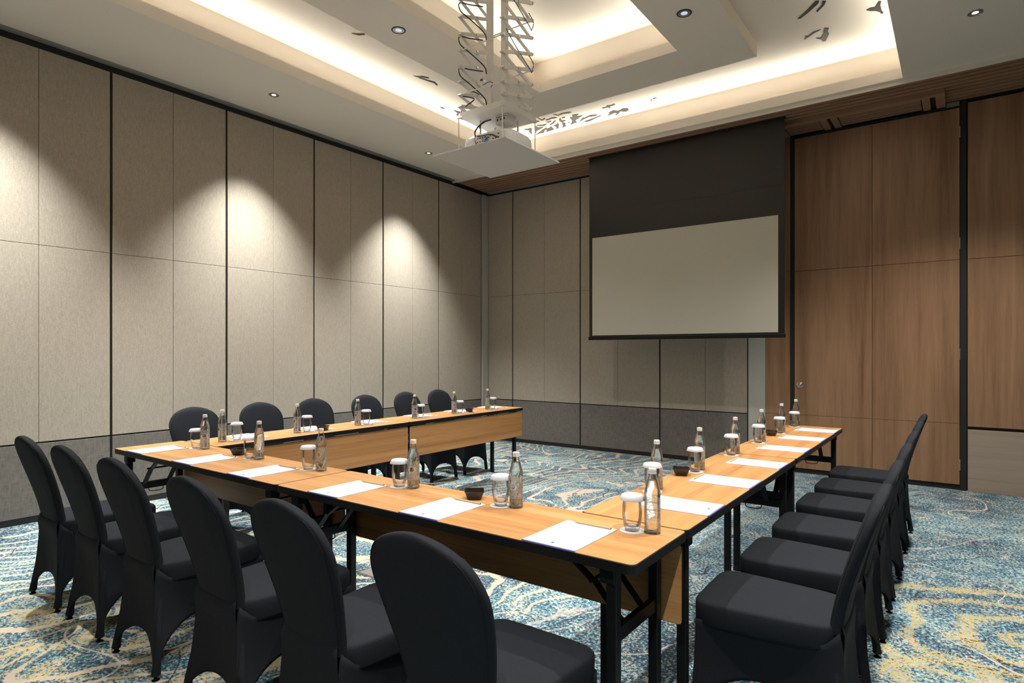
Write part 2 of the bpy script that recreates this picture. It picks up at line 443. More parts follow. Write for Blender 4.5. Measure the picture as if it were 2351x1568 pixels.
bm = bmesh.new()
def frame(bm, ax0, ax1, ay0, ay1, bx0, bx1, by0, by1, z0, z1):
    """slab a minus hole b"""
    box(bm, ax0, bx0, ay0, ay1, z0, z1); box(bm, bx1, ax1, ay0, ay1, z0, z1)
    box(bm, bx0, bx1, ay0, by0, z0, z1); box(bm, bx0, bx1, by1, ay1, z0, z1)
E_ = 0.2; T = 0.012
YS = 6.685; ZS = 3.86
frame(bm, RX0, RX1, RY0, YS, OX0, OX1, OY0, OY1, ZC, ZC + .02)
box(bm, RX0, RX1, YS, RY1, ZC, ZC + .03)
box(bm, RX0, RX1, YS - .012, YS, ZS - .004, ZC)
frame(bm, OX0 - T, OX1 + T, OY0 - T, OY1 + T, OX0, OX1, OY0, OY1, ZC + .02, 4.0)              # lip
frame(bm, OX0 - E_ - .02, OX1 + E_ + .02, OY0 - E_ - .02, OY1 + E_ + .02, OX0 - E_, OX1 + E_, OY0 - E_, OY1 + E_, ZC + .02, ZU)
frame(bm, OX0 - E_, OX1 + E_, OY0 - E_, OY1 + E_, NX0 - E_, NX1 + E_, NY0 - E_, NY1 + E_, ZU, ZU + .02)
frame(bm, IX0, IX1, IY0, IY1, NX0, NX1, NY0, NY1, ZI, ZI + .012)
frame(bm, IX0, IX1, IY0, IY1, IX0 + T, IX1 - T, IY0 + T, IY1 - T, ZI + .012, ZU)
frame(bm, NX0 - T, NX1 + T, NY0 - T, NY1 + T, NX0, NX1, NY0, NY1, ZI + .012, 4.265)
frame(bm, NX0 - E_ - .02, NX1 + E_ + .02, NY0 - E_ - .02, NY1 + E_ + .02, NX0 - E_, NX1 + E_, NY0 - E_, NY1 + E_, ZI + .012, ZT)
box(bm, NX0 - E_ - .02, NX1 + E_ + .02, NY0 - E_ - .02, NY1 + E_ + .02, ZT, ZT + .02)
ceil = obj('ceiling', bm, M['paint']); tag(ceil, kind='structure')
MOTIF = [[(-3.988,6.269),(-3.968,6.284),(-3.956,6.329),(-3.887,6.308),(-3.798,6.324),(-3.775,6.351),(-3.805,6.354),(-3.88,6.33),(-3.964,6.345),(-3.977,6.306)],[(-4.2,6.215),(-4.195,6.248),(-4.202,6.317),(-4.19,6.341),(-4.135,6.307),(-4.139,6.326),(-4.182,6.354),(-4.211,6.356),(-4.21,6.304)],[(-4.16,6.363),(-4.128,6.372),(-4.072,6.353),(-4.02,6.366),(-4.004,6.384),(-4.036,6.391),(-4.081,6.376),(-4.134,6.39),(-4.168,6.383)],[(-4.261,6.296),(-4.266,6.316),(-4.28,6.328),(-4.275,6.309)],[(-4.286,6.346),(-4.257,6.332),(-4.251,6.361),(-4.263,6.374),(-4.273,6.356)],[(-4.19,6.425),(-4.172,6.441),(-4.117,6.433),(-4.141,6.453),(-4.18,6.462)],[(-4.205,6.53),(-4.146,6.503),(-4.09,6.46),(-4.07,6.47),(-4.098,6.485),(-4.134,6.52),(-4.191,6.54),(-4.215,6.546)],[(-4.347,6.441),(-4.32,6.468),(-4.275,6.486),(-4.22,6.484),(-4.239,6.5),(-4.281,6.521),(-4.338,6.495)],[(-4.422,6.505),(-4.38,6.472),(-4.37,6.535),(-4.307,6.544),(-4.343,6.571),(-4.46,6.616),(-4.509,6.672),(-4.51,6.638)],[(-4.565,6.733),(-4.462,6.673),(-4.375,6.621),(-4.297,6.589),(-4.294,6.607),(-4.355,6.652),(-4.422,6.719),(-4.485,6.715)],[(-4.374,6.721),(-4.329,6.638),(-4.265,6.62),(-4.215,6.585),(-4.236,6.641),(-4.247,6.698),(-4.277,6.709),(-4.323,6.709)],[(-4.178,6.581),(-4.141,6.584),(-4.089,6.542),(-4.099,6.584),(-4.13,6.64),(-4.163,6.663),(-4.168,6.7),(-4.202,6.699),(-4.233,6.717),(-4.178,6.652)],[(-4.009,6.444),(-3.985,6.44),(-4.009,6.505),(-3.969,6.519),(-3.974,6.545),(-4.01,6.542),(-4.029,6.573),(-4.011,6.602),(-4.061,6.675),(-4.051,6.69),(-4.134,6.717),(-4.092,6.667),(-4.038,6.552),(-4.041,6.504)],[(-3.961,6.427),(-3.916,6.432),(-3.93,6.451),(-3.965,6.442)],[(-3.974,6.599),(-3.955,6.595),(-3.962,6.615),(-3.978,6.619)],[(-3.874,6.469),(-3.861,6.501),(-3.832,6.479),(-3.812,6.428),(-3.735,6.448),(-3.751,6.466),(-3.771,6.465),(-3.782,6.501),(-3.716,6.523),(-3.774,6.543),(-3.803,6.574),(-3.837,6.578),(-3.881,6.621),(-3.883,6.666),(-3.918,6.67),(-3.996,6.691),(-3.942,6.637),(-3.901,6.577)],[(-3.854,6.672),(-3.808,6.629),(-3.736,6.571),(-3.742,6.596),(-3.672,6.574),(-3.626,6.565),(-3.554,6.608),(-3.606,6.623),(-3.676,6.6),(-3.753,6.625),(-3.803,6.648)],[(-3.803,6.694),(-3.754,6.692),(-3.665,6.675),(-3.602,6.663),(-3.531,6.641),(-3.542,6.662),(-3.63,6.686),(-3.737,6.728),(-3.777,6.725)],[(-3.414,6.454),(-3.366,6.456),(-3.347,6.457),(-3.345,6.425),(-3.31,6.443),(-3.243,6.433),(-3.245,6.458),(-3.313,6.468),(-3.332,6.467),(-3.327,6.498),(-3.345,6.501),(-3.357,6.476),(-3.415,6.474)],[(-3.461,6.686),(-3.438,6.681),(-3.425,6.686),(-3.421,6.629),(-3.344,6.595),(-3.292,6.648),(-3.226,6.613),(-3.171,6.64),(-3.179,6.689),(-3.223,6.719),(-3.254,6.71),(-3.285,6.674),(-3.316,6.707),(-3.383,6.751),(-3.383,6.736),(-3.339,6.704),(-3.366,6.677),(-3.42,6.695),(-3.451,6.707)],[(-2.823,6.561),(-2.77,6.551),(-2.783,6.566),(-2.82,6.574)],[(-2.85,6.56),(-2.84,6.562),(-2.85,6.612),(-2.86,6.604)],[(-4.615,4.525),(-4.582,4.57),(-4.549,4.583),(-4.519,4.65),(-4.527,4.667),(-4.554,4.633),(-4.582,4.592),(-4.595,4.6),(-4.564,4.691),(-4.54,4.767),(-4.567,4.841),(-4.578,4.841),(-4.563,4.779),(-4.585,4.695),(-4.605,4.598),(-4.599,4.58)],[(-4.948,5.282),(-4.934,5.313),(-4.939,5.36),(-4.95,5.358),(-4.952,5.336),(-4.977,5.36),(-4.961,5.329)],[(-4.884,5.451),(-4.866,5.493),(-4.862,5.518),(-4.836,5.552),(-4.854,5.598),(-4.916,5.658),(-4.887,5.603),(-4.894,5.568),(-4.962,5.624),(-4.959,5.588),(-4.905,5.545)],[(-4.456,3.588),(-4.418,3.626),(-4.358,3.664),(-4.379,3.676),(-4.43,3.648)],[(-0.947,5.533),(-0.925,5.549),(-0.939,5.588),(-1.026,5.678),(-1.104,5.746),(-1.128,5.737),(-1.042,5.649)],[(-0.904,5.565),(-0.879,5.583),(-0.902,5.641),(-0.968,5.721),(-0.972,5.7),(-0.918,5.629)],[(-1.15,6.148),(-1.125,6.08),(-1.122,6.117),(-1.055,6.056),(-0.998,6.055),(-1.052,6.082),(-1.129,6.143),(-1.144,6.163)],[(-1.059,6.19),(-1.02,6.213),(-0.984,6.129),(-0.983,6.1),(-0.962,6.043),(-0.933,6.068),(-0.952,6.122),(-0.948,6.175),(-0.996,6.303),(-1.019,6.297),(-1.026,6.249)],[(-0.627,5.937),(-0.597,5.916),(-0.561,5.925),(-0.527,5.846),(-0.512,5.861),(-0.524,5.919),(-0.523,6.022),(-0.514,6.073),(-0.531,6.077),(-0.538,6.037),(-0.568,5.993),(-0.603,5.972)],[(-4.961,5.938),(-4.929,5.938),(-4.94,6.0),(-5.003,6.049),(-4.989,5.976)],[(-4.559,6.469),(-4.504,6.493),(-4.478,6.472),(-4.466,6.505),(-4.591,6.696),(-4.576,6.639),(-4.565,6.58),(-4.531,6.547),(-4.55,6.508)]]
for poly in MOTIF:  # thin dark plates stand in for recessed cutouts, the dark recess painted flat
    bm = bmesh.new(); n_ = len(poly)
    lo = [bm.verts.new((x, y, ZU - .005)) for x, y in poly]; hi = [bm.verts.new((x, y, ZU - .0005)) for x, y in poly]
    for tri in tessellate_polygon([[Vector((x, y, 0)) for x, y in poly]]):
        for vv in (lo, hi):
            try: bm.faces.new([vv[i] for i in tri])
            except ValueError: pass
    for i in range(n_): bm.faces.new((lo[i], lo[(i + 1) % n_], hi[(i + 1) % n_], hi[i]))
    o = obj('cutout_plate', bm, M['motif'], ceil); tag(o, 'dark ragged plate standing in for a recessed cutout in the pale tray ceiling')

# slatted soffit along the back wall, with the access hatch
bm = bmesh.new()
box(bm, RX0, RX1, YS, RY1, ZS + .022, ZS + .036)
soff = obj('trim_1', bm, M['slatback']); tag(soff, kind='structure')
bm = bmesh.new()
y = YS + 0.004
HY = 7.07
while y < RY1 - .03:
    y2 = min(y + 0.052, RY1 - .005)
    if y2 > HY:
        box(bm, RX0 + .06, -1.60, y, y2, ZS, ZS + .022)
        box(bm, -0.10, RX1, y, y2, ZS, ZS + .022)
    else: box(bm, RX0 + (.06 if y2 > 6.5 else 0), RX1, y, y2, ZS, ZS + .022)
    y += 0.089
o = obj('slats', bm, M['slat'], soff)
bm = bmesh.new(); zh = 3.822
for (x0, x1, y0, y1) in ((-1.60, -.10, HY - .035, HY + .04), (-1.185, -1.12, HY + .04, 7.46), (-1.085, -1.02, HY + .04, 7.46), (-.285, -.22, HY + .04, 7.46), (-.175, -.10, HY + .04, 7.46), (-1.60, -1.54, HY + .04, 7.46)):
    box(bm, x0, x1, y0, y1, zh, ZS + .02)
y = HY + .055
while y < 7.44:
    for x0, x1 in ((-1.53, -1.195), (-1.01, -.295)): box(bm, x0, x1, y, y + .042, zh + .006, ZS)
    y += .066
o = obj('hatch_frame', bm, M['slat'], soff)
o = obj('hatch_backing', boxes((-1.60, -.10, HY + .01, 7.49, ZS - .004, ZS + .022)), M['slatback'], soff)

# wall bodies (dark carcass) with panels as parts
wl = obj('wall_left', boxes((RX0 - .12, RX0, RY0, RY1, 0, ZC + .05)), M['black']); tag(wl, kind='structure')
ZP0, ZP1, ZPM, ZPL = 0.052, 3.825, 2.237, 0.635
def leaf_x(y0, y1, ysplit, parent, X=RX0, last=False):
    """fabric leaf on the left wall, faces +X"""
    G = .011; g = .0016; t = .014
    bm = bmesh.new()
    cols = [(y0 + G, ysplit - g), (ysplit + g, y1 - G)] if ysplit else [(y0 + G, y1 - G)]
    for a, b in cols:
        for z0, z1 in ((ZPL + .008, ZPM - g), (ZPM + g, ZP1)): box(bm, X, X + t, a, b, z0, z1)
    obj('panel', bm, M['linen'], parent, bevel=0.002)
    bm = bmesh.new(); box(bm, X, X + t, y0 + G, y1 - G, ZP0, ZPL - .004)
    obj('dado_panel', bm, M['dado'], parent, bevel=0.002)
ys = [2.203 + 1.0415 * k for k in range(-5, 4)] + [6.372]
ys = [y for y in ys if y > RY0]
for a, b in zip(ys, ys[1:]): leaf_x(a, b, (a + b) / 2, wl)
leaf_x(6.372, 7.335, 6.86, wl)
o = obj('corner_post', boxes((RX0, RX0 + .03, 7.345, RY1, ZP0, ZP1)), M['post'], wl)
o = obj('track', boxes((RX0, RX0 + .055, RY0, 7.45, ZC - .018, ZC)), M['track'], wl)
bb = obj('baseboard_left', boxes((RX0, RX0 + .012, RY0, RY1, 0, .05)), M['black']); tag(bb, kind='structure')

wb = obj('wall_back', boxes((RX0 - .12, RX1 + .12, RY1, RY1 + .12, 0, ZC + .05)), M['black']); tag(wb, kind='structure')
def leaf_y(x0, x1, xs, parent):
    G = .010; g = .0016; t = .014; bm = bmesh.new()
    cols = [(x0 + G, xs - g), (xs + g, x1 - G)] if xs else [(x0 + G, x1 - G)]
    for a, b in cols:
        for z0, z1 in ((ZPL + .008, ZPM - g), (ZPM + g, ZP1)): box(bm, a, b, RY1 - t, RY1, z0, z1)
    obj('panel', bm, M['linen'], parent, bevel=0.002)
    bm = bmesh.new(); box(bm, x0 + G, x1 - G, RY1 - t, RY1, ZP0, ZPL - .004)
    obj('dado_panel', bm, M['dado'], parent, bevel=0.002)
leaf_y(-5.97, -5.496, None, wb); leaf_y(-5.496, -4.309, -4.914, wb); leaf_y(-4.309, -3.121, -3.725, wb); leaf_y(-3.121, -2.016, -2.528, wb)
obj('post', boxes((-2.01, -1.818, RY1 - .02, RY1, 0, ZC)), M['post'], wb)
obj('track', boxes((RX0 + .055, -2.02, RY1 - .075, RY1, ZS - .006, ZS + .02)), M['track'], wb)
bm = bmesh.new()
for z0, z1 in ((0.052, .657), (.660, 2.294), (2.298, ZC)): box(bm, -1.815, -1.545, RY1 - .022, RY1, z0, z1)
obj('wood_pier', bm, M['wallwood'], wb, bevel=.0015)
bm = bmesh.new()
for a, b in ((.078, 1.19), (1.20, 2.35), (2.36, 3.4)):
    for z0, z1 in ((.638, 2.283), (2.287, 3.828)): box(bm, a, b, RY1 - .03, RY1, z0, z1)
obj('wood_panel', bm, M['wallwood'], wb, bevel=.0015)
obj('pale_dado', boxes((.078, 3.4, RY1 - .03, RY1, 0, .608)), M['palewood'], wb, bevel=.0015)
bb = obj('baseboard_back', boxes((RX0 + .02, -1.82, RY1 - .012, RY1, 0, .05), (-1.81, .016, RY1 - .01, RY1, 0, .05)), M['black']); tag(bb, kind='structure')

dr = obj('door_1', boxes((-1.545, -1.502, RY1 - .03, RY1, 0, 3.86), (.018, .066, RY1 - .035, RY1, 0, 3.86)), M['black']); tag(dr, kind='structure')
for nm, x0, x1 in (('leaf', -1.499, -.7375), ('leaf', -.7345, .013)):
    bm = bmesh.new()
    for z0, z1 in ((.055, .657), (.660, 2.286), (2.290, 3.795)): box(bm, x0, x1, RY1 - .028, RY1, z0, z1)
    lf = obj(nm, bm, M['wallwood'], dr, bevel=.0015)
    if x0 < -1:
        bm = bmesh.new(); lathe(bm, [(0, 0), (.034, 0), (.034, .004), (.024, .008), (.022, .018), (.012, .026), (0, .028)], 24)
        bmesh.ops.rotate(bm, verts=bm.verts, matrix=Matrix.Rotation(PI / 2, 3, 'X'))
        h = obj('lock', bm, M['chrome'], lf, smooth=True, loc=(-1.442, RY1 - .028, 1.0))
    else:
        for zc in (3.555, 2.45, 1.35, .25):
            obj('hinge', boxes((.013, .021, RY1 - .034, RY1 - .026, zc - .055, zc + .055)), M['chrome'], lf, bevel=.002)
obj('header_rail', boxes((-1.50, .016, RY1 - .04, RY1 - .01, 3.80, 3.815)), M['black'], dr)
obj('header_track', boxes((-.095, .012, RY1 - .06, RY1 - .01, 3.812, 3.85)), M['track'], dr)

M['farwall'] = plain('plain_wall_paint', (0.16, 0.12, 0.09), 0.9, var=.02, scale=2)
wr = obj('wall_right', boxes((RX1, RX1 + .12, RY0, RY1, 0, ZC + .05)), M['farwall']); tag(wr, kind='structure')
wf = obj('wall_front', boxes((RX0 - .12, RX1 + .12, RY0 - .12, RY0, 0, ZC + .05)), M['farwall']); tag(wf, kind='structure')

# ------------------------------------------------------------------ folding tables
TW, TZ = 0.431, 0.75
def table(label, L, loc, rz, group):
    """local +x along the length, local +y towards the inside of the U"""
    t = thing('folding_table', label, 'table', loc, rz, group)
    hl, hw = L / 2 - .0015, TW / 2 - .0015
    bm = bmesh.new(); prism(bm, rrect(hl, hw, .022), TZ - .032, TZ - .0012)
    obj('edge_band', bm, M['edge'], t, bevel=.002)
    bm = bmesh.new(); prism(bm, rrect(hl - .0035, hw - .0035, .020), TZ - .0014, TZ)
    obj('tabletop', bm, M['table'], t)
    bm = bmesh.new(); prism(bm, rrect(hl - .010, .137, .012), -.007, .007)
    bmesh.ops.rotate(bm, verts=bm.verts, matrix=Matrix.Rotation(PI / 2, 3, 'X'))
    yp = TW / 2 - .026
    mp = obj('modesty_panel', bm, M['table'], t, loc=(0, yp, .570))
    bm = bmesh.new(); prism(bm, rrect(hl - .0085, .1385, .0135), -.0055, .0055)
    bmesh.ops.rotate(bm, verts=bm.verts, matrix=Matrix.Rotation(PI / 2, 3, 'X'))
    obj('edge_trim', bm, M['edge'], mp)
    yo, yi = -TW / 2 + .055, TW / 2 - .065
    for s in (-1, 1):
        x = s * (L / 2 - .095)
        for y in (yo, yi):
            bm = bmesh.new(); box(bm, x - .0175, x + .0175, y - .0175, y + .0175, .012, TZ - .034)
            lg = obj('leg', bm, M['blackmetal'], t, bevel=.003)
            obj('foot_cap', boxes((x - .019, x + .019, y - .019, y + .019, 0, .02)), M['edge'], lg, bevel=.003)
        bm = bmesh.new(); beam(bm, (x, yo + .017, .50), (x, yi - .017, .50), .022, .045)
        cb = obj('crossbar', bm, M['blackmetal'], t, bevel=.002)
        bm = bmesh.new()
        tube(bm, smoothpath([(x, -.045, .478), (x - s * .012, -.04, .462), (x - s * .014, 0, .456), (x - s * .012, .04, .462), (x, .045, .478)], 4), .0028, 6)
        obj('latch_ring', bm, M['blackmetal'], cb, smooth=True)
        bm = bmesh.new(); beam(bm, (x, yo, TZ - .045), (x, yi, TZ - .045), .034, .02)
        obj('top_rail', bm, M['blackmetal'], t, bevel=.002)
        # folding brace: two straps with a knuckle running from the crossbar up under the top
        xm, zm = x - s * .115, .625
        for yy in (-.075, .075):
            bm = bmesh.new()
            beam(bm, (x - s * .008, yy, .505), (xm, yy, zm), .030, .006)
            beam(bm, (xm - s * .004, yy, zm - .004), (x - s * .235, yy, TZ - .045), .026, .010)
            obj('brace', bm, M['blackmetal'], t, bevel=.001)
        bm = bmesh.new(); tube(bm, [(xm, -.10, zm), (xm, .10, zm)], .006, 8)
        obj('brace_pin', bm, M['blackmetal'], t, smooth=True)
        for y in (yo, yi):
            obj('leg_bracket', boxes((x - s * .012 - .026, x - s * .012 + .026, y - .024, y + .024, TZ - .085, TZ - .034)), M['blackmetal'], t, bevel=.004)
    return t
GT = 'folding conference tables set in a U'
XF1 = -0.753; LF = 1.8135; YF0 = 1.623; YF1 = YF0 + TW
table('oak-topped folding table with black edge, right half of the near row, corner nearest the camera', LF, (XF1 - LF / 2, YF0 + TW / 2, 0), 0, GT)
table('oak-topped folding table, left half of the near row, its left end towards the fabric wall', LF, (XF1 - 1.5 * LF, YF0 + TW / 2, 0), 0, GT)
LR = 1.757
table('oak-topped folding table in the right row, butting against the near row', LR, (XF1 - TW / 2, YF1 + LR / 2, 0), PI / 2, GT)
table('oak-topped folding table in the right row, its far end beside the wood doors', LR, (XF1 - TW / 2, YF1 + LR * 1.5, 0), PI / 2, GT)
XL0 = -4.345; LL = 1.745
table('oak-topped folding table in the left row, butting against the near row', LL, (XL0 + TW / 2, YF1 + LL / 2, 0), -PI / 2, GT)
table('oak-topped folding table in the left row, its far end near the back wall', LL, (XL0 + TW / 2, YF1 + LL * 1.5, 0), -PI / 2, GT)

# ------------------------------------------------------------------ covered banquet chairs
def sring(bm, cx, cy, z, hx, hy, n, k=28, dz=None):
    out = []
    for i in range(k):
        a = 2 * PI * i / k; c, s = math.cos(a), math.sin(a)
        x = hx * math.copysign(abs(c) ** (2 / n), c); y = hy * math.copysign(abs(s) ** (2 / n), s)
        out.append(bm.verts.new((cx + x, cy + y, z + (dz(x, y) if dz else 0))))
    return out
def loft(bm, rings, cap=True):
    for A, B in zip(rings, rings[1:]):
        n = len(A)
        for k in range(n): bm.faces.new((A[k], A[(k + 1) % n], B[(k + 1) % n], B[k]))
    if cap: bm.faces.new(rings[0][::-1]); bm.faces.new(rings[-1])
def lerp(a, b, t): return a + (b - a) * t
def interp(tab, z):
    for (z0, v0), (z1, v1) in zip(tab, tab[1:]):
        if z <= z1: 
            t = (z - z0) / (z1 - z0); return v0 + (v1 - v0) * t
    return tab[-1][1]
BW = [(.30, .155), (.36, .150), (.42, .149), (.48, .154), (.55, .167), (.64, .187), (.72, .200), (.77, .205), (.80, .201), (.83, .190), (.855, .173), (.875, .152), (.892, .125), (.905, .096), (.914, .066), (.919, .040), (.922, .016)]
def byc(z):
    if z < .45: return -.207
    t = (z - .45) / .47
    return -.207 - .136 * t ** 1.3
def make_chair():
    t = thing('banquet_chair', '', 'chair')
    bm = bmesh.new(); rings = []
    zs = [.435, .445, .455, .465, .47, .48, .53, .58, .63, .68, .72, .76, .79, .815, .84, .86, .876, .89, .901, .910, .916, .920, .922]
    for z in zs:
        th = .025 if z < .88 else .025 * max(.25, math.sqrt(max(0, 1 - ((z - .88) / .0445) ** 2)))
        rings.append(sring(bm, 0, byc(z), z, interp(BW, z), th, 3.2, 44))
    loft(bm, rings)
    br = obj('backrest', bm, M['cloth'], t, smooth=True)
    bm = bmesh.new()
    for sgn in (-1, 1):
        pts = [(interp(BW, z) * .925, byc(z) + sgn * (.0158 if z < .885 else .010), z - (0 if z < .88 else .003)) for z in zs[3:-2]]
        pts = pts + [(-x, y, z) for x, y, z in reversed(pts)]
        tube(bm, pts, .0022, 5)
    obj('seam_piping', bm, M['cloth'], br, smooth=True)
    # seat pad: a little narrower at the back
    def seat_ring(bm, z, hx, hy, n, k=52, dz=None):
        R_ = sring(bm, 0, 0, z, hx, hy, n, k, dz)
        for v in R_:
            q = (v.co.y + .24) / .48
            v.co.x *= .735 + .265 * min(1, max(0, q)) ** .5
            v.co.y += .020
        return R_
    bm = bmesh.new(); rings = []
    crown = lambda x, y: .010 * (1 - (x / .22) ** 2) * (1 - (y / .26) ** 2)
    for z, inx in ((.372, .020), (.378, .005), (.388, .001), (.43, 0), (.450, .001), (.457, .005), (.461, .011), (.4635, .022)):
        rings.append(seat_ring(bm, z, .210 - inx, .242 - inx, 7))
    for sc in (.8, .55, .28):
        rings.append(seat_ring(bm, .4635, .188 * sc, .218 * sc, 6, dz=crown))
    loft(bm, rings)
    st = obj('seat', bm, M['cloth'], t, smooth=True)
    # stretched skirt with an arch between every two feet; corners sweep out to the feet
    top = [(-.149, -.229), (.149, -.229), (.192, .243), (-.192, .243)]
    bot = [(-.216, -.258), (.216, -.258), (.210, .266), (-.210, .266)]
    names = ('skirt_back', 'skirt_side', 'skirt_front', 'skirt_side')
    for sd in range(4):
        bm = bmesh.new()
        a0, a1 = top[sd], top[(sd + 1) % 4]; b0, b1 = bot[sd], bot[(sd + 1) % 4]
        nrm = Vector((a1[1] - a0[1], -(a1[0] - a0[0]), 0)).normalized()
        K = 28; R = 14; grid = []
        arch = (.150, .20, .165, .20)[sd]; pin = (.026, .050, .028, .050)[sd]
        zt0, zt1 = ((.47, .47), (.445, .395), (.395, .395), (.395, .445))[sd]
        for k in range(K + 1):
            u = (1 - math.cos(PI * k / K)) / 2
            zb = arch * (1 - abs(2 * u - 1) ** 2.4) ** .60 if 0 < k < K else 0.0
            zt = lerp(zt0, zt1, min(1, u / .13) if sd == 1 else (max(0, (u - .87) / .13) if sd == 3 else u))
            col = []
            for r in range(R + 1):
                v = r / R; z = zt + (zb + .004 - zt) * v
                dz = min(1, max(0, 1 - z / .42)); e = dz ** 1.7
                p0 = Vector((lerp(a0[0], b0[0], e), lerp(a0[1], b0[1], e), z)); p1 = Vector((lerp(a1[0], b1[0], e), lerp(a1[1], b1[1], e), z))
                p = p0.lerp(p1, u)
                p -= nrm * pin * math.sin(PI * u) ** 1.1 * math.sin(PI * min(1, dz * 1.2) * .5)
                bl = (0, .021, .018, .021)[sd]
                uu = u if sd != 3 else 1 - u
                p += nrm * bl * (math.sin(PI * min(1, uu ** .8)) ** .45 if 0 < u < 1 else 0) * max(0, 1 - dz / .45) ** 1.3
                if z > .37 and p.y < -.19:
                    q = max(0, min(1, (z - .40) / .05))
                    if sd == 0: p.y -= (.0055 if z < .452 else .0055 - .010 * (z - .452) / .018) * min(1, (z - .37) / .04); p.x *= 1 - .07 * max(0, min(1, (z - .44) / .03))
                    else: p.y += .012 * q; p.x *= 1 - .0 * q
                col.append(bm.verts.new(p))
            grid.append(col)
        for A, B in zip(grid, grid[1:]):
            for r in range(R): bm.faces.new((A[r], A[r + 1], B[r + 1], B[r]))
        o = obj(names[sd], bm, M['cloth'], t, smooth=True)
        md = o.modifiers.new('thickness', 'SOLIDIFY'); md.thickness = .003; md.offset = 0
    for i, (x, y) in enumerate(bot):
        xx, yy = x * .93, y * .95
        bm = bmesh.new()
        tube(bm, [(xx, yy, 0.0), (xx, yy, .02), (xx * .985, yy * .98, .06), (top[i][0] * .9, top[i][1] * .88, .39)], [.017, .019, .0165, .011], 10)
        obj('leg', bm, M['cloth'], t, smooth=True)
    return t
GC = 'black covered banquet chairs around the U'
first_chair = make_chair(); first_chair['group'] = GC
chair_used = [False]
def place_chair(x, y, rz, label):
    if not chair_used[0]:
        chair_used[0] = True
        first_chair.location = (x, y, 0); first_chair.rotation_euler = (0, 0, rz); first_chair['label'] = label; return first_chair
    return dup(first_chair, (x, y, 0), rz, label, GC)
NEARORD = ['leftmost', 'second from left', 'third from left', 'third from right', 'second from right', 'rightmost']
DEPORD = ['nearest', 'second nearest', 'third nearest', 'third farthest', 'second farthest', 'farthest']
random.seed(4)
for x, o_ in zip((-4.03, -3.475, -2.90, -2.245, -1.665, -1.085), NEARORD):
    place_chair(x, 1.405, random.uniform(-.02, .02), 'black cloth-covered banquet chair, back to the camera, %s of the near row' % o_)
for y, o_ in zip((2.39, 2.965, 3.545, 4.14, 4.72, 5.29), DEPORD):
    place_chair(-0.535, y, PI / 2 + random.uniform(-.02, .02), 'black cloth-covered banquet chair seen side-on, %s of the right row' % o_)
for y, o_ in zip((2.44, 3.02, 3.58, 4.23, 4.81, 5.34), DEPORD):
    place_chair(-4.70, y, -PI / 2 + random.uniform(-.03, .03), 'black cloth-covered banquet chair by the fabric wall, %s of the left row' % o_)

# ------------------------------------------------------------------ table ware
def make_bottle():
    t = thing('water_bottle', '', 'bottle')
    k = .0282
    out = [(0, .004), (.018, .0035), (.0225, 0), (.0255, .0005), (k, .004), (k, .010), (.0276, .014), (.0276, .128), (k, .132), (k, .135), (.0272, .138), (.0277, .142), (.0268, .147), (.0235, .160), (.0195, .174), (.0158, .186), (.0138, .194), (.0130, .199), (.0125, .203), (.0125, .209)]
    inn = [(.0105, .209), (.0105, .199), (.0118, .193), (.0136, .186), (.0172, .174), (.0212, .160), (.0246, .147), (.0254, .140), (.0254, .016), (.022, .010), (0, .009)]
    bm = bmesh.new(); lathe(bm, out + inn, 32); b = obj('glass_body', bm, M['bottleglass'], t, smooth=True)
    bm = bmesh.new(); lathe(bm, [(0, .0095), (.0218, .0105), (.0251, .0165), (.0251, .139), (.0243, .147), (.0209, .160), (.0169, .174), (.0150, .180), (0, .180)], 32)
    obj('water', bm, M['water'], t, smooth=True)
    bm = bmesh.new(); lathe(bm, [(.0279, .040), (.0279, .126)], 40); obj('printed_pattern', bm, M['etched'], b, smooth=True)
    bm = bmesh.new(); lathe(bm, [(.0115, .203), (.0136, .203), (.0138, .208), (.0132, .2085), (.0136, .2095), (.0136, .218), (.0128, .2205), (.006, .2215), (0, .2215)], 24)
    obj('screw_cap', bm, M['whiteplastic'], t, smooth=True)
    return t
def make_glass():
    bm = bmesh.new()
    out = [(0, .001), (.020, .001), (.0235, .002), (.0265, .009), (.0305, .026), (.0335, .046), (.0345, .064), (.0335, .086), (.0312, .110), (.0310, .112)]
    inn = [(.0298, .112), (.0300, .110), (.0322, .086), (.0332, .064), (.0322, .046), (.0290, .026), (.0245, .016), (.012, .013), (0, .0125)]
    k = 3
    lathe(bm, out[k:] + inn[:7], 32)
    lathe(bm, out[:k + 1] + inn[6:], 32, mi=1)
    return obj('tumbler', bm, [M['glass'], M['solidglass']], None, smooth=True)
def make_lid():
    bm = bmesh.new()
    lathe(bm, [(0, .1235), (.034, .1235), (.0365, .122), (.0435, .107), (.0432, .1062), (.036, .1205), (.033, .1225), (0, .1225)], 32)
    return obj('paper_lid', bm, M['paper'], None, smooth=True)
def make_coaster():
    bm = bmesh.new(); lathe(bm, [(0, 0), (.043, 0), (.0435, .0012), (.0425, .0018), (0, .0018)], 40)
    return obj('coaster', bm, M['paper'], None)
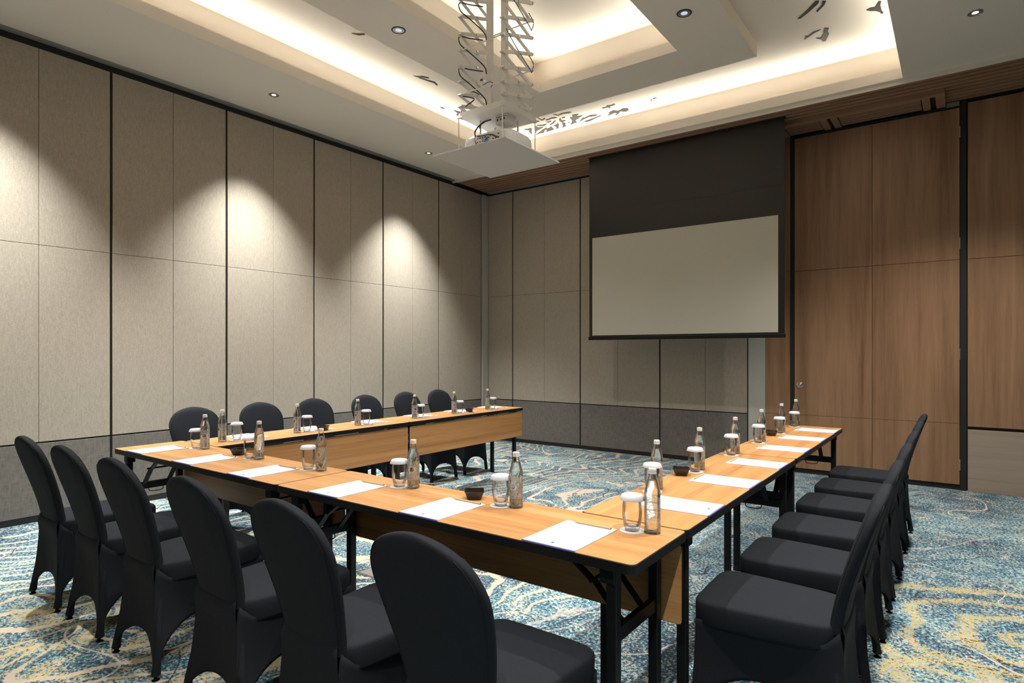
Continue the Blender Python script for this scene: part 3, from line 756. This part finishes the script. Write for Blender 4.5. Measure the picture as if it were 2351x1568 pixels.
def make_pad():
    t = thing('notepad', '', 'notepad')
    obj('sheets', boxes((-.101, .101, .006, .288, 0, .004)), M['paper'], t)
    obj('binding', boxes((-.1012, .1012, 0, .0065, 0, .0044)), M['violet'], t)
    bm = bmesh.new(); n = 20
    for k in range(n):
        a0, a1 = 2 * PI * k / n, 2 * PI * (k + 1) / n
        v = [bm.verts.new((r * math.cos(a) * 1.0, .034 + r * math.sin(a), .0043)) for a, r in ((a0, .0035), (a1, .0035), (a1, .0056), (a0, .0056))]
        bm.faces.new(v)
    for x0, x1, y0, y1 in ((-.002, .002, .031, .037), (.0085, .0105, .033, .035), (-.0105, -.0085, .033, .035), (-.012, .012, .0245, .0255)):
        v = [bm.verts.new(p) for p in ((x0, y0, .0043), (x1, y0, .0043), (x1, y1, .0043), (x0, y1, .0043))]; bm.faces.new(v)
    obj('printed_emblem', bm, M['ink'], t)
    return t
def make_pencil():
    t = thing('pencil', '', 'pencil')
    bm = bmesh.new(); tube(bm, [(-.062, 0, 0), (.074, 0, 0)], .0036, 6)
    obj('shaft', bm, M['pencil'], t)
    bm = bmesh.new(); tube(bm, [(-.079, 0, 0), (-.062, 0, 0)], [.0006, .0035], 6)
    obj('sharpened_tip', bm, M['pencil'], t)
    bm = bmesh.new(); tube(bm, [(.0741, 0, 0), (.0752, 0, 0)], .0030, 6)
    obj('end_cap', bm, M['graphite'], t)
    return t
def make_bowl():
    t = thing('candy_dish', '', 'dish')
    bm = bmesh.new()
    prof = [(.026, .0), (.029, .002), (.039, .034), (.040, .036), (.0375, .036), (.0275, .006), (.0, .005)]
    rings = []
    for hw, z in prof[:-1]:
        rings.append([bm.verts.new((x, y, z)) for x, y in rrect(hw, hw, .006, 3)])
    loft(bm, rings)
    obj('dish_body', bm, M['bowl'], t, smooth=True)
    bm = bmesh.new(); prism(bm, rrect(.041, .041, .007, 3), .0335, .0362)
    rim = bmesh.new()
    a = rrect(.041, .041, .007, 3); b = rrect(.0372, .0372, .005, 3)
    bm.free(); bm = rim
    v0 = [bm.verts.new((x, y, .034)) for x, y in a]; v1 = [bm.verts.new((x, y, .0368)) for x, y in a]; v2 = [bm.verts.new((x, y, .0368)) for x, y in b]; v3 = [bm.verts.new((x, y, .034)) for x, y in b]
    loft(bm, [v0, v1, v2, v3, v0] if False else [v0, v1, v2, v3], cap=False)
    obj('rim', bm, M['bowl'], t)
    return t
P_ = dict(bottle=make_bottle(), glass=make_glass(), lid=make_lid(), coaster=make_coaster(), pad=make_pad(), pencil=make_pencil(), bowl=make_bowl())
used = set()
GRP = dict(bottle='water bottles on the tables', glass='tumblers on the tables', lid='white paper lids on the tumblers', coaster='round coasters under the tumblers', pad='notepads along the tables', pencil='pencils on the notepads', bowl='black dishes on the tables')
CAT = dict(bottle='bottle', glass='glass', lid='lid', coaster='coaster', pad='notepad', pencil='pencil', bowl='dish')
def put(kind, x, y, z, rz, label):
    p = P_[kind]
    if kind in used: o = dup(p, (x, y, z), rz, label, GRP[kind])
    else:
        used.add(kind); o = p; o.location = (x, y, z); o.rotation_euler = (0, 0, rz); o['label'] = label; o['group'] = GRP[kind]
    o['category'] = CAT[kind]
    return o
LAB = dict(
    bottle='clear water bottle with white screw cap, %s',
    glass='empty clear tumbler under a white lid, %s',
    lid='white paper lid on the tumbler, %s',
    coaster='round white coaster under the tumbler, %s',
    pad='blank white notepad with violet bottom edge, %s',
    pencil='plain wooden pencil on the notepad, %s',
    bowl='small square black dish, %s')
def where(row, i):
    if row == 'near': return 'near table row, %s' % NEARORD[i]
    return '%s table row, %s' % (row, ['nearest the camera', 'second nearest', 'third nearest', 'third farthest', 'second farthest', 'farthest'][i])
TT = TZ
def setting(row, i, pad, gl, bo, rz):
    """pad/gl/bo are world (x, y); pad = centre of the edge at the chair side"""
    wh = where(row, i); r = random.uniform
    c, s = math.cos(rz), math.sin(rz)
    put('pad', pad[0], pad[1], TT, rz + r(-.012, .012), LAB['pad'] % wh)
    px, py = .012 + r(-.004, .004), .274
    put('pencil', pad[0] + px * c - py * s, pad[1] + px * s + py * c, TT + .0044 + .0034, rz + r(-.03, .03), LAB['pencil'] % wh)
    put('coaster', gl[0], gl[1], TT, 0, LAB['coaster'] % wh)
    put('glass', gl[0], gl[1], TT + .0015, r(0, 6), LAB['glass'] % wh)
    put('lid', gl[0], gl[1], TT + .0015 + .0008, r(0, 6), LAB['lid'] % wh)
    put('bottle', bo[0], bo[1], TT, .6 + r(-.5, .5), LAB['bottle'] % wh)
near = [(-4.09, -3.961, -3.883), (-3.49, -3.330, -3.262), (-2.90, -2.768, -2.682), (-2.218, -2.075, -2.002), (-1.64, -1.487, -1.423), (-1.057, -.912, -.845)]
for i, (a, g_, b) in enumerate(near): setting('near', i, (a, YF0 + .002), (g_, 1.945), (b, 1.962), 0)
rightp = [(2.378, 2.545, 2.608), (2.945, 3.093, 3.175), (3.52, 3.715, 3.812), (4.155, 4.328, 4.43), (4.73, 4.935, 5.025), (5.275, 5.455, 5.54)]
for i, (a, g_, b) in enumerate(rightp): setting('right', i, (XF1 - .002, a), (-1.097, g_), (-1.102, b), PI / 2)
leftp = [(2.42, 2.291, 2.193), (3.0, 2.862, 2.783), (3.58, 3.45, 3.368), (4.21, 4.105, 4.037), (4.79, 4.663, 4.590), (5.34, 5.205, 5.130)]
for i, (a, g_, b) in enumerate(leftp): setting('left', i, (XL0 + .004, a), (-4.09, g_), (-4.102, b), -PI / 2)
for x, y, lb in ((-1.648, 1.972, 'right half of the near row'), (-3.497, 1.975, 'left half of the near row'), (-4.055, 2.985, 'left row, nearer of two'), (-4.07, 4.79, 'left row, farther of two'), (-1.125, 2.97, 'right row, nearer of two'), (-1.12, 4.775, 'right row, farther of two')):
    put('bowl', x, y, TT, random.uniform(.45, .75) if 'near row' in lb or 'left' in lb else random.uniform(.3, .6), LAB['bowl'] % lb)

# ------------------------------------------------------------------ projection screen
sc = thing('projection_screen', 'pull-down projection screen with white field and black drop, hanging before the back wall', 'projection screen', (-2.647, 6.87, 1.498))
SX0, SX1 = -1.171, 1.171
obj('black_drop', boxes((SX0, SX1, -.001, .001, .069, 2.362)), M['screenblack'], sc)
obj('white_field', boxes((-1.127, 1.107, -.0022, -.0012, .084, 1.330)), M['screenwhite'], sc)
obj('drop_seam', boxes((SX0, SX1, -.0022, -.0012, 1.645, 1.650)), M['black'], sc)
obj('bottom_bar', boxes((SX0 - .01, SX1 + .01, -.012, .012, .025, .069)), M['blackmetal'], sc, bevel=.006)
obj('slot_housing', boxes((SX0 - .008, SX1 + .008, -.01, .04, 2.354, 2.362)), M['black'], sc)

# ------------------------------------------------------------------ projector lift
lift = thing('projector_lift', 'white scissor projector lift hanging from the ceiling tray on two posts', 'projector lift', (-3.09, 3.995, 3.30))
ox, oy, oz = lift.location
def L_(x, y, z): return (x - ox, y - oy, z - oz)
for x in (-3.165, -3.01):
    bm = bmesh.new(); beam(bm, L_(x, 3.99, 3.33), L_(x, 3.99, ZT), .052, .036, up=(0, 1, 0))
    obj('post', bm, M['white'], lift, bevel=.003)
XA, XB = -2.878, -3.315; YA, YB = 3.785, 4.19
ZL = [3.306, 3.40, 3.497, 3.607, 3.728, 3.862, 3.998, 4.145, 4.29, 4.44, 4.59]
for si, X in ((0, XA), (1, XB)):
    for k in range(len(ZL) - 1):
        dx = .008
        for a, b, off in ((YA, YB, dx), (YB, YA, -dx)):
            bm = bmesh.new(); beam(bm, L_(X + off, a, ZL[k]), L_(X + off, b, ZL[k + 1]), .009, .029)
            obj('scissor_arm', bm, M['white'], lift, bevel=.001)
        for y, z in ((YA, ZL[k]), (YB, ZL[k]), ((YA + YB) / 2, (ZL[k] + ZL[k + 1]) / 2)):
            bm = bmesh.new(); tube(bm, [L_(X - .020, y, z), L_(X + .020, y, z)], .0085, 8)
            obj('pivot_pin', bm, M['chrome'], lift, smooth=True)
for k in (2, 5, 8):
    bm = bmesh.new(); tube(bm, [L_(XB, YA, ZL[k]), L_(XA, YA, ZL[k])], .005, 8); obj('cross_rod', bm, M['white'], lift, smooth=True)
for k in (1, 4, 7):
    bm = bmesh.new(); tube(bm, [L_(XB, YB, ZL[k]), L_(XA, YB, ZL[k])], .005, 8); obj('cross_rod', bm, M['white'], lift, smooth=True)
bm = bmesh.new()
box(bm, -.225, .235, -.215, .225, .0, .004)
for b_ in ((-.225, .235, -.215, -.209, .004, .045), (-.225, .235, .219, .225, .004, .045), (-.225, -.219, -.209, .219, .004, .045), (.229, .235, -.209, .219, .004, .045)): box(bm, *b_)
cr_ = obj('cradle_tray', bm, M['white'], lift)
bm = bmesh.new(); box(bm, .05, .17, -.09, .03, -.075, 0)
obj('socket_box', bm, M['white'], cr_, bevel=.004)
bm = bmesh.new()
for i in range(3): box(bm, .065 + i * .035, .075 + i * .035, -.0915, -.0895, -.05, -.035)
box(bm, .06, .16, -.0915, -.0905, -.024, -.021)
obj('socket_holes', bm, M['black'], cr_)
for x, y in ((-.228, -.225), (.222, -.225), (.228, .222), (-.225, .222)):
    bm = bmesh.new(); tube(bm, [(x, y, .015), (x, y, -.293)], .004, 8); obj('hanger_rod', bm, M['chrome'], lift, smooth=True)
    obj('rod_tab', boxes((x - .018, x + .018, y - .008, y + .008, -.004, .001)), M['white'], lift)
bm = bmesh.new(); box(bm, -3.525 - ox, -2.765 - ox, 3.685 - oy, 4.45 - oy, -.302, -.290)
obj('drop_panel', bm, M['panelwhite'], lift, bevel=.002)
def cable(pts, r=.005, m='cableblack'):
    bm = bmesh.new(); tube(bm, smoothpath([L_(*p) for p in pts], 6), r, 8); obj('cable', bm, M[m], lift, smooth=True)
cable([(-3.32, 3.80, 3.33), (-3.33, 3.83, 3.40), (-3.22, 3.85, 3.46), (-3.33, 3.80, 3.50), (-3.25, 3.85, 3.53), (-3.19, 3.88, 3.50)])
for z in (3.62, 3.88, 4.16):
    cable([(-3.19, 3.93, z + .09), (-3.27, 3.86, z + .10), (-3.335, 3.80, z + .11), (-3.325, 3.80, z + .04), (-3.26, 3.85, z - .03), (-3.18, 3.93, z - .13), (-3.17, 3.95, z - .19)])
for z in (3.80, 4.15):
    cable([(-2.868, 3.82, z + .12), (-2.862, 3.92, z + .04), (-2.860, 4.02, z - .02), (-2.862, 4.12, z - .07), (-2.865, 4.17, z - .10)], .0035, 'cableblue')
    cable([(-2.866, 4.17, z - .10), (-2.866, 4.20, z - .02), (-2.866, 4.13, z + .03)], .0035)
cable([(-3.17, 3.90, 3.58), (-3.12, 3.92, 3.60), (-3.08, 3.92, 3.58), (-3.10, 3.92, 3.55)], .0035, 'cableblue')
cable([(-3.18, 3.95, 3.298), (-3.21, 3.90, 3.25), (-3.22, 3.86, 3.19), (-3.20, 3.84, 3.15), (-3.19, 3.83, 3.10), (-3.16, 3.822, 3.06), (-3.12, 3.820, 3.055)], .006)
cable([(-3.12, 3.95, 3.298), (-3.17, 3.90, 3.27), (-3.19, 3.88, 3.22)], .005)

pj = thing('projector', 'white ceiling projector with rounded ends and cable-filled port panel, above the drop panel', 'projector', (-3.09, 4.02, 3.02))
def capsule(hx, hy, z0, z1, n=4.5):
    bm = bmesh.new(); rings = []
    for z, i in ((z0, .03), (z0 + .01, .012), (z0 + .035, .002), ((z0 + z1) / 2, 0), (z1 - .035, .004), (z1 - .012, .018), (z1, .045)):
        rings.append(sring(bm, 0, 0, z, hx - i, hy - i, n, 48))
    loft(bm, rings); return bm
bdy = obj('body', capsule(.24, .195, .0, .145, 5), M['whiteplastic'], pj, smooth=True)
obj('lens_shroud', (lambda bm: (lathe(bm, [(0, 0), (.055, 0), (.06, .03), (.05, .045), (.045, .01), (0, .01)], 28), bmesh.ops.rotate(bm, verts=bm.verts, matrix=Matrix.Rotation(-PI / 2, 3, 'X')), bm)[-1])(bmesh.new()), M['whiteplastic'], pj, smooth=True, loc=(.06, .19, .07))
pp = obj('port_panel', boxes((-.09, .185, -.199, -.18, .015, .115)), M['white'], pj, bevel=.004)
bm = bmesh.new(); random.seed(8)
for i in range(9):
    for j in range(3):
        if random.random() < .72:
            x = -.07 + i * .027; z = .03 + j * .03; wv = random.choice((.004, .008, .006)); box(bm, x - wv, x + wv, -.2005, -.1985, z - .004, z + .005)
obj('ports', bm, M['black'], pp)
bm = bmesh.new()
for i in range(9): beam(bm, (-.205 + i * .0125, -.193, .03), (-.195 + i * .0125, -.193, .11), .004, .012, up=(0, 1, 0))
obj('vent_grille', bm, M['white'], pj)
for pts, m in (([(-.07, -.20, .11), (0, -.215, .10), (.08, -.22, .09), (.14, -.205, .06)], 'cableblack'), ([(-.02, -.20, .08), (.02, -.212, .05), (.06, -.205, .04)], 'cableblue'), ([(.0, -.20, .05), (.03, -.21, .07), (.05, -.2, .08)], 'cableblue')):
    bm = bmesh.new(); tube(bm, smoothpath(pts, 5), .0055, 8); obj('cable', bm, M[m], pj, smooth=True)
bm = bmesh.new()
for x, y in ((-.12, -.1), (.12, -.1), (.12, .1), (-.12, .1)): tube(bm, [(x, y, .14), (x, y, .28)], .007, 8)
obj('mount_arms', bm, M['white'], pj)

# ------------------------------------------------------------------ ceiling downlights
def downlight(x, y, z, r, rim, lens, label, grp):
    t = thing('downlight', label, 'ceiling light', (x, y, z), 0, grp)
    bm = bmesh.new(); lathe(bm, [(r * .80, -.001), (r * .84, -.006), (r * .97, -.005), (r, 0), (r * .8, 0)], 36); obj('rim', bm, M[rim], t, smooth=True)
    bm = bmesh.new(); lathe(bm, [(r * .80, -.0035), (r * .55, -.002), (r * .42, -.0015)], 36); obj('reflector', bm, M['dlsilver'], t, smooth=True)
    bm = bmesh.new(); lathe(bm, [(r * .44, -.002), (r * .25, -.005), (0, -.006)], 28); obj('lens', bm, M[lens], t, smooth=True)
G1, G2 = 'small silver downlights in the outer ceiling', 'dark-rimmed downlights in the hanging ceiling island'
vis = {(-5.42, 3.416): 'small silver downlight above the left wall panels, nearer of two', (-5.42, 5.58): 'small silver downlight above the left wall panels, just left of the lift panel', (.104, 5.686): 'silver downlight in the ceiling at the upper right corner'}
for p in WALLDL + RIGHTDL:
    if p in vis: downlight(p[0], p[1], ZC, .05, 'dlsilver', 'lampwarm', vis[p], G1)
vis = {(-3.905, 3.65): 'dark-rimmed downlight in the ceiling island, left of the lift', (-3.905, 4.86): 'dark-rimmed downlight in the ceiling island, seen behind the lift arms', (-1.815, 4.86): 'dark-rimmed downlight in the ceiling island, right of the bright inner tray'}
for p in ISLDL:
    if p in vis: downlight(p[0], p[1], ZI, .062, 'dlrim', 'lampcool', vis[p], G2)

# ------------------------------------------------------------------ floor socket cover
fb = thing('floor_box', 'brushed metal floor outlet cover set in the carpet under the near chairs', 'floor outlet', (-2.885, 2.515, 0))
obj('frame', boxes((-.12, .12, -.06, .06, 0, .004)), M['chrome'], fb, bevel=.001)
obj('cover_plate', boxes((-.108, .108, -.048, .048, .004, .0055)), M['track'], fb, bevel=.001)
